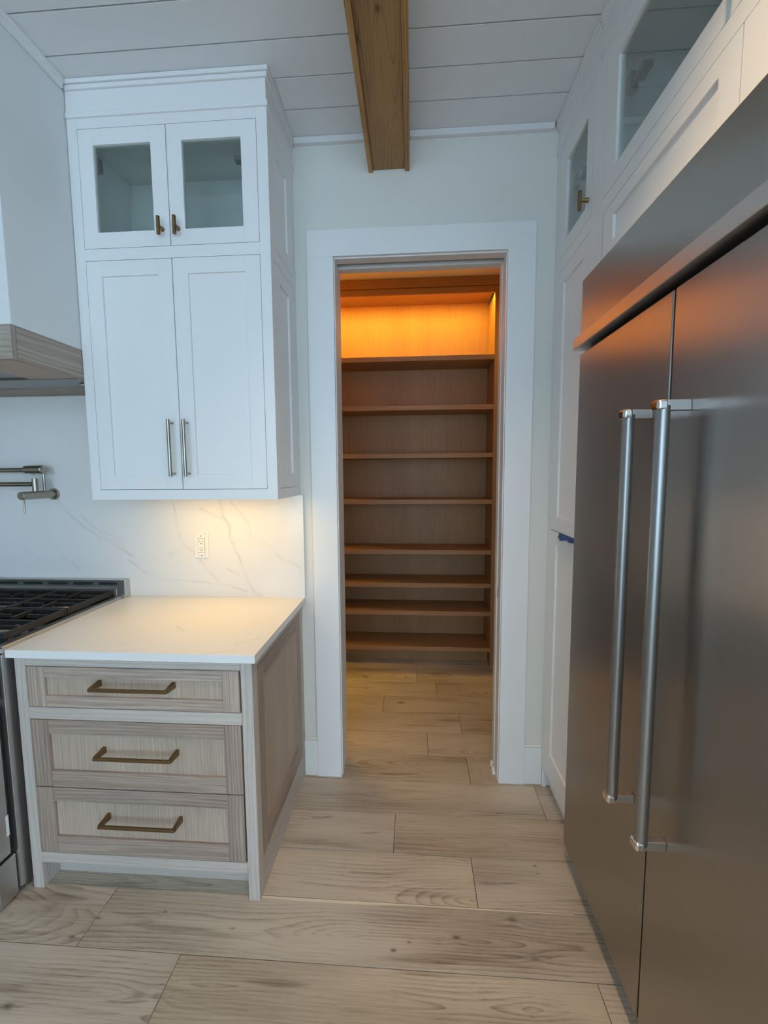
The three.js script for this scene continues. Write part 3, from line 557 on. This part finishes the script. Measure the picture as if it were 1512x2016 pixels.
// ================================================================ TALL CABINET AND OVER-FRIDGE CABINET (right)
const XR = 0.62;
{
  const P = onX(XR, -1), t = thing('tall_cabinet', 'narrow white tall cabinet between the doorway and refrigerator', 'cabinet', [0.9, 0, 0.22]);
  part(t, 'face_frame', [
    P(0.0005, 0.045, 0.11, 2.853, -0.02, 0, 0.0004, 'y'), P(0.0005, 0.028, 0, 0.11, -0.02, 0, 0.0004, 'y'), P(0.39, 0.4345, 0.11, 2.853, -0.02, 0, 0.0004, 'y'),
    P(0.045, 0.39, 2.352, 2.4, -0.02, 0, 0.0004, 'a'), P(0.045, 0.39, 2.835, 2.853, -0.02, 0, 0.0004, 'a'), P(0.045, 0.39, 0.108, 0.118, -0.02, 0, 0.0004, 'a')], M.cabPaint);
  part(t, 'carcass', [
    box(XR + 0.0205, 1.2, 0, 2.95, 0.0005, 0.018, 0.001), box(XR + 0.0205, 1.2, 0.11, 2.95, 0.417, 0.4345, 0.001), box(0.96, 0.975, 0.11, 2.95, 0.0185, 0.4165, 0.001),
    box(XR + 0.022, 0.96, 0.118, 0.136, 0.0185, 0.4165, 0.001), box(XR + 0.022, 0.96, 2.365, 2.385, 0.0185, 0.4165, 0.001), box(XR + 0.0205, 0.96, 2.845, 2.86, 0.0185, 0.4165, 0.001)], M.cabPaint);
  part(t, 'toe_kick', box(0.657, 0.675, 0, 0.1175, 0.0185, 0.43, 0.001), M.cabPaint);
  for (const [y0, y1, p0, p1] of [[0.118, 1.2545, 0.226, 1.197], [1.2545, 2.352, 1.317, 2.289]]) {
    const d = part(t, 'door', shaker(P, 0.045, 0.39, y0, y1, 0.122, 0.33, p0, p1, 0.02, 0.0017), M.cabPaint);
    part(d, 'panel', panelGeo(P, 0.122, 0.33, p0, p1), M.cabPaint);
  }
  const d = part(t, 'glass_door', shaker(P, 0.045, 0.39, 2.4, 2.835, 0.127, 0.331, 2.456, 2.76), M.cabPaint);
  part(d, 'pane', P(0.124, 0.334, 2.453, 2.763, -0.012, -0.008, 0, 'y'), M.glass);
  part(d, 'knob', tKnob(XR, 0.358, 2.469, 'x'), M.bronze, 'bronze T-shaped knob');
  part(d, 'hinge', [box(XR + 0.021, XR + 0.045, 2.64, 2.69, 0.13, 0.158, 0.002), box(XR + 0.03, XR + 0.06, 2.656, 2.674, 0.158, 0.215, 0.002)], M.steelDark);
  const crownZ = (a, b) => [box(XR - 0.006, XR + 0.03, 2.8532, 2.873, a, b, 0.002), box(XR + 0.001, XR + 0.03, 2.8731, 2.95, a, b, 0.001), box(XR - 0.007, XR + 0.03, 2.9501, 2.968, a, b, 0.003), box(XR - 0.013, XR + 0.03, 2.9681, CEIL - 0.0005, a, b, 0.003)];
  part(t, 'crown', crownZ(0.0005, 0.4348), M.cabPaint);

  const u = thing('over_refrigerator_cabinet', 'white glass-doored cabinet above the stainless refrigerator', 'cabinet', [0.9, 2.17, 1.07]);
  part(u, 'face_frame', [
    P(0.4352, 0.482, 2.166, 2.853, -0.02, 0, 0.0004, 'y'), P(1.69, 1.718, 2.166, 2.853, -0.02, 0, 0.0004, 'y'), P(0.482, 1.69, 2.352, 2.397, -0.02, 0, 0.0004, 'a'), P(0.482, 1.69, 2.838, 2.853, -0.02, 0, 0.0004, 'a')], M.cabPaint);
  part(u, 'carcass', [
    box(XR + 0.0205, 1.2, 2.166, 2.95, 0.4352, 0.452, 0.001), box(XR + 0.0205, 1.2, 2.166, 2.95, 1.70, 1.718, 0.001), box(0.96, 0.975, 2.166, 2.95, 0.4525, 1.6995, 0.001),
    box(XR + 0.022, 0.96, 2.166, 2.18, 0.4525, 1.6995, 0.001), box(XR + 0.022, 0.96, 2.362, 2.382, 0.4525, 1.6995, 0.001), box(XR + 0.0205, 0.96, 2.845, 2.86, 0.4525, 1.6995, 0.001)], M.cabPaint);
  for (const [a0, a1, p0, p1, k, hz] of [[0.482, 1.087, 0.56, 1.021, 1.057, 0.565], [1.087, 1.69, 1.153, 1.61, 1.117, 1.55]]) {
    const g = part(u, 'glass_door', shaker(P, a0, a1, 2.397, 2.838, p0, p1, 2.452, 2.762), M.cabPaint);
    part(g, 'pane', P(p0 - 0.003, p1 + 0.003, 2.449, 2.765, -0.012, -0.008, 0, 'y'), M.glass);
    part(g, 'knob', tKnob(XR, k, 2.469, 'x'), M.bronze, 'bronze T-shaped knob');
    part(g, 'hinge', [box(XR + 0.021, XR + 0.045, 2.64, 2.69, hz, hz + 0.028, 0.002), box(XR + 0.03, XR + 0.06, 2.656, 2.674, hz + 0.028, hz + 0.08, 0.002)], M.steelDark);
    const f = part(u, 'flap_door', shaker(P, a0 + (a0 < 0.5 ? 0.008 : 0), a1, 2.168, 2.352, p0, p1 + 0.002, 2.232, 2.309), M.cabPaint);
    part(f, 'panel', panelGeo(P, p0, p1 + 0.002, 2.232, 2.309), M.cabPaint);
  }
  part(u, 'crown', crownZ(0.4352, 1.718), M.cabPaint);
}

// ================================================================ REFRIGERATOR
{
  const XF = 0.58, Z0 = 0.4365, ZM = 0.982, Z1 = 1.68;
  const t = thing('refrigerator', 'large brushed stainless steel refrigerator with two tall bar handles', 'refrigerator', [0.9, 0, 1.06]);
  part(t, 'body', [box(0.635, 1.22, 0.02, 2.16, Z0 + 0.003, Z1, 0.002), box(0.66, 0.7, 0, 0.085, Z0 + 0.01, Z1 - 0.01, 0.002)], M.steelDark);
  const uvz = (g) => g;
  const left = part(t, 'door', box(XF, 0.6345, 0.088, 1.917, Z0, ZM - 0.0035, 0.003, 'z'), M.steel);
  const right = part(t, 'door', box(XF, 0.6345, 0.088, 1.917, ZM + 0.0035, Z1, 0.003, 'z'), M.steel);
  part(t, 'gasket', box(XF + 0.005, 0.634, 0.09, 1.915, ZM - 0.0034, ZM + 0.0034, 0.0005), M.slot, 'black strip added to shade the gap between the doors');  // added black filler, gives the door gap its shade by colour
  part(t, 'grille_panel', box(XF + 0.001, 0.6345, 1.962, 2.1645, Z0, Z1, 0.002, 'z'), M.steel);
  part(t, 'trim_bar', box(XF - 0.025, 0.6345, 1.930, 1.9705, Z0, Z1, 0.003, 'z'), M.steelPlain);
  for (const z of [0.911, 1.056]) {
    const x = 0.526, y0 = 0.652, y1 = 1.651;
    const h = part(t, 'handle', [rod([x, y0, z], [x, y1, z], 0.0148, 0.0148, 32)], M.handleSteel, 'long brushed steel bar handle');
    for (const y of [y0 - 0.012, y1 - 0.012]) {
      part(h, 'end_cap', [box(x - 0.018, x + 0.006, y, y + 0.026, z - 0.017, z + 0.017, 0.007)], M.chrome, 'polished end cap');
      part(h, 'bracket', [box(x + 0.0062, XF - 0.0003, y + 0.002, y + 0.024, z - 0.009, z + 0.009, 0.001)], M.steelPlain);
    }
  }
}

// ================================================================ PAINTER'S TAPE on the tall cabinet
{
  const z0 = 0.165, z1 = 0.365, n = 14, pos = [], idx = [];
  for (let i = 0; i <= n; i++) {
    const f = i / n, z = mix(z0, z1, f), top = 1.2555, drop = 0.010 + 0.012 * Math.abs(Math.sin(f * 9 + 0.6)) * (1 - f * 0.6) + (i === 4 ? 0.012 : 0), out = 0.004 + 0.026 * Math.sin(Math.PI * clamp(f * 1.1)) * (0.7 + 0.3 * Math.sin(f * 17));
    pos.push(XR - 0.0006, top, z, XR - 0.0006 - out * 0.6, top - drop * 0.35, z + 0.002, XR - 0.0006 - out, top - drop - 0.002, z - 0.004 + 0.006 * Math.sin(f * 23));
    if (i < n) { const a = i * 3, b = a + 3; idx.push(a, b, a + 1, a + 1, b, b + 1, a + 1, b + 1, a + 2, a + 2, b + 1, b + 2); }
  }
  const m = pos.length / 3, back = [];
  for (let i = 0; i < m; i++) back.push(pos[i * 3] + 0.0004, pos[i * 3 + 1] + 0.0003, pos[i * 3 + 2]);
  const g = new THREE.BufferGeometry();
  g.setAttribute('position', new THREE.Float32BufferAttribute([...pos, ...back], 3));
  g.setIndex([...idx, ...idx.map((_, i) => idx[i - (i % 3) + [0, 2, 1][i % 3]] + m)]);
  g.computeVertexNormals();
  const o = part(scene, 'painters_tape', g, M.tape);
  o.userData = { label: 'crumpled strip of blue tape stuck between the tall cabinet doors', category: 'tape' };
}

// ================================================================ PANTRY SHELVING
{
  const ZF = -1.25, ZB = -1.555, X0 = -1.26, X1 = 0.594;
  const t = thing('shelving_unit', 'built-in oak pantry shelving with an amber lit top compartment', 'shelves', [-0.33, 0, -1.4]);
  part(t, 'back_panel', box(X0, X1, 0.02, 2.86, ZB, -1.541, 0.0005, 'y'), M.oakPantry);
  part(t, 'side_panel', box(X1, 0.6335, 0.0005, 2.803, ZB, ZF, 0.0015, 'y'), M.oakPantry);
  part(t, 'side_panel', box(-1.2985, X0, 0.0005, 2.803, ZB, ZF, 0.0015, 'y'), M.oakPantry);
  const tops = [2.369, 2.012, 1.6565, 1.308, 0.921, 0.661, 0.440, 0.1535];
  tops.forEach((y) => part(t, 'shelf', box(X0 + 0.0005, X1 - 0.0005, y - 0.0355, y, -1.5405, ZF, 0.0015, 'x'), M.oakPantry));
  part(t, 'kick_board', box(X0 + 0.0005, X1 - 0.0005, 0.0005, 0.1175, -1.372, -1.354, 0.001, 'y'), M.oakPantry);
  part(t, 'top_board', box(X0 + 0.0005, X1 - 0.0005, 2.835, 2.853, -1.5405, -1.2705, 0.001, 'x'), M.oakPantry);
  part(t, 'crown', [box(-1.2985, 0.6335, 2.8035, 2.846, -1.27, ZF, 0.0015, 'x'), box(-1.2985, 0.6335, 2.852, 2.9195, -1.27, ZF + 0.004, 0.002, 'x'), box(-1.2985, 0.6335, 2.845, 2.853, -1.27, ZF - 0.006, 0.0005, 'x')], M.oakPantry);
  part(t, 'light_strip', box(X0 + 0.01, X1 - 0.01, 2.828, 2.8345, -1.281, -1.2715, 0.001), M.ledAmber, 'amber glowing light strip');
  const w = X1 - X0 - 0.03, l = new THREE.RectAreaLight(col(1, 0.60, 0.065), 360, w, 0.009);
  l.name = 'pantry_strip_light'; l.position.set((X0 + X1) / 2, 2.8265, -1.2765); l.lookAt((X0 + X1) / 2, 0, -1.2765); scene.add(l);
}

// second shelving unit along the pantry's left side, with its own strip
{
  const XB = -1.2985, XF = -0.96, Z0 = -1.245, Z1 = -0.2;
  const t = thing('shelving_unit', 'oak shelving along the left side of the pantry, hidden beside the doorway', 'shelves', [-1.13, 0, -0.72]);
  part(t, 'back_panel', box(XB, XB + 0.014, 0.0005, 2.86, Z0 + 0.0185, Z1 - 0.0185, 0.0005, 'y'), M.oakPantry);
  part(t, 'side_panel', box(XB, XF, 0.0005, 2.803, Z0 + 0.0005, Z0 + 0.018, 0.0015, 'y'), M.oakPantry);
  part(t, 'side_panel', box(XB, XF, 0.0005, 2.803, Z1 - 0.018, Z1, 0.0015, 'y'), M.oakPantry);
  for (const y of [2.369, 2.012, 1.6565, 1.308, 0.921, 0.661, 0.440, 0.1535]) part(t, 'shelf', box(XB + 0.0145, XF, y - 0.0355, y, Z0 + 0.0185, Z1 - 0.0185, 0.0015, 'z'), M.oakPantry);
  part(t, 'top_board', box(XB + 0.0145, XF - 0.0205, 2.835, 2.853, Z0 + 0.0185, Z1 - 0.0185, 0.001, 'z'), M.oakPantry);
  part(t, 'crown', box(XF - 0.02, XF, 2.8035, 2.9195, Z0 + 0.0005, Z1, 0.0015, 'z'), M.oakPantry);
  part(t, 'light_strip', box(XF - 0.031, XF - 0.0215, 2.828, 2.8345, Z0 + 0.03, Z1 - 0.03, 0.001), M.ledAmber, 'amber glowing light strip');
  const l = new THREE.RectAreaLight(col(1, 0.58, 0.05), 950, 0.009, Z1 - Z0 - 0.06);
  l.name = 'pantry_side_strip_light'; l.position.set(XF - 0.0265, 2.8265, (Z0 + Z1) / 2); l.lookAt(XF - 0.0265, 0, (Z0 + Z1) / 2 - 1e-5); scene.add(l);
}

renderer.render(scene, camera);
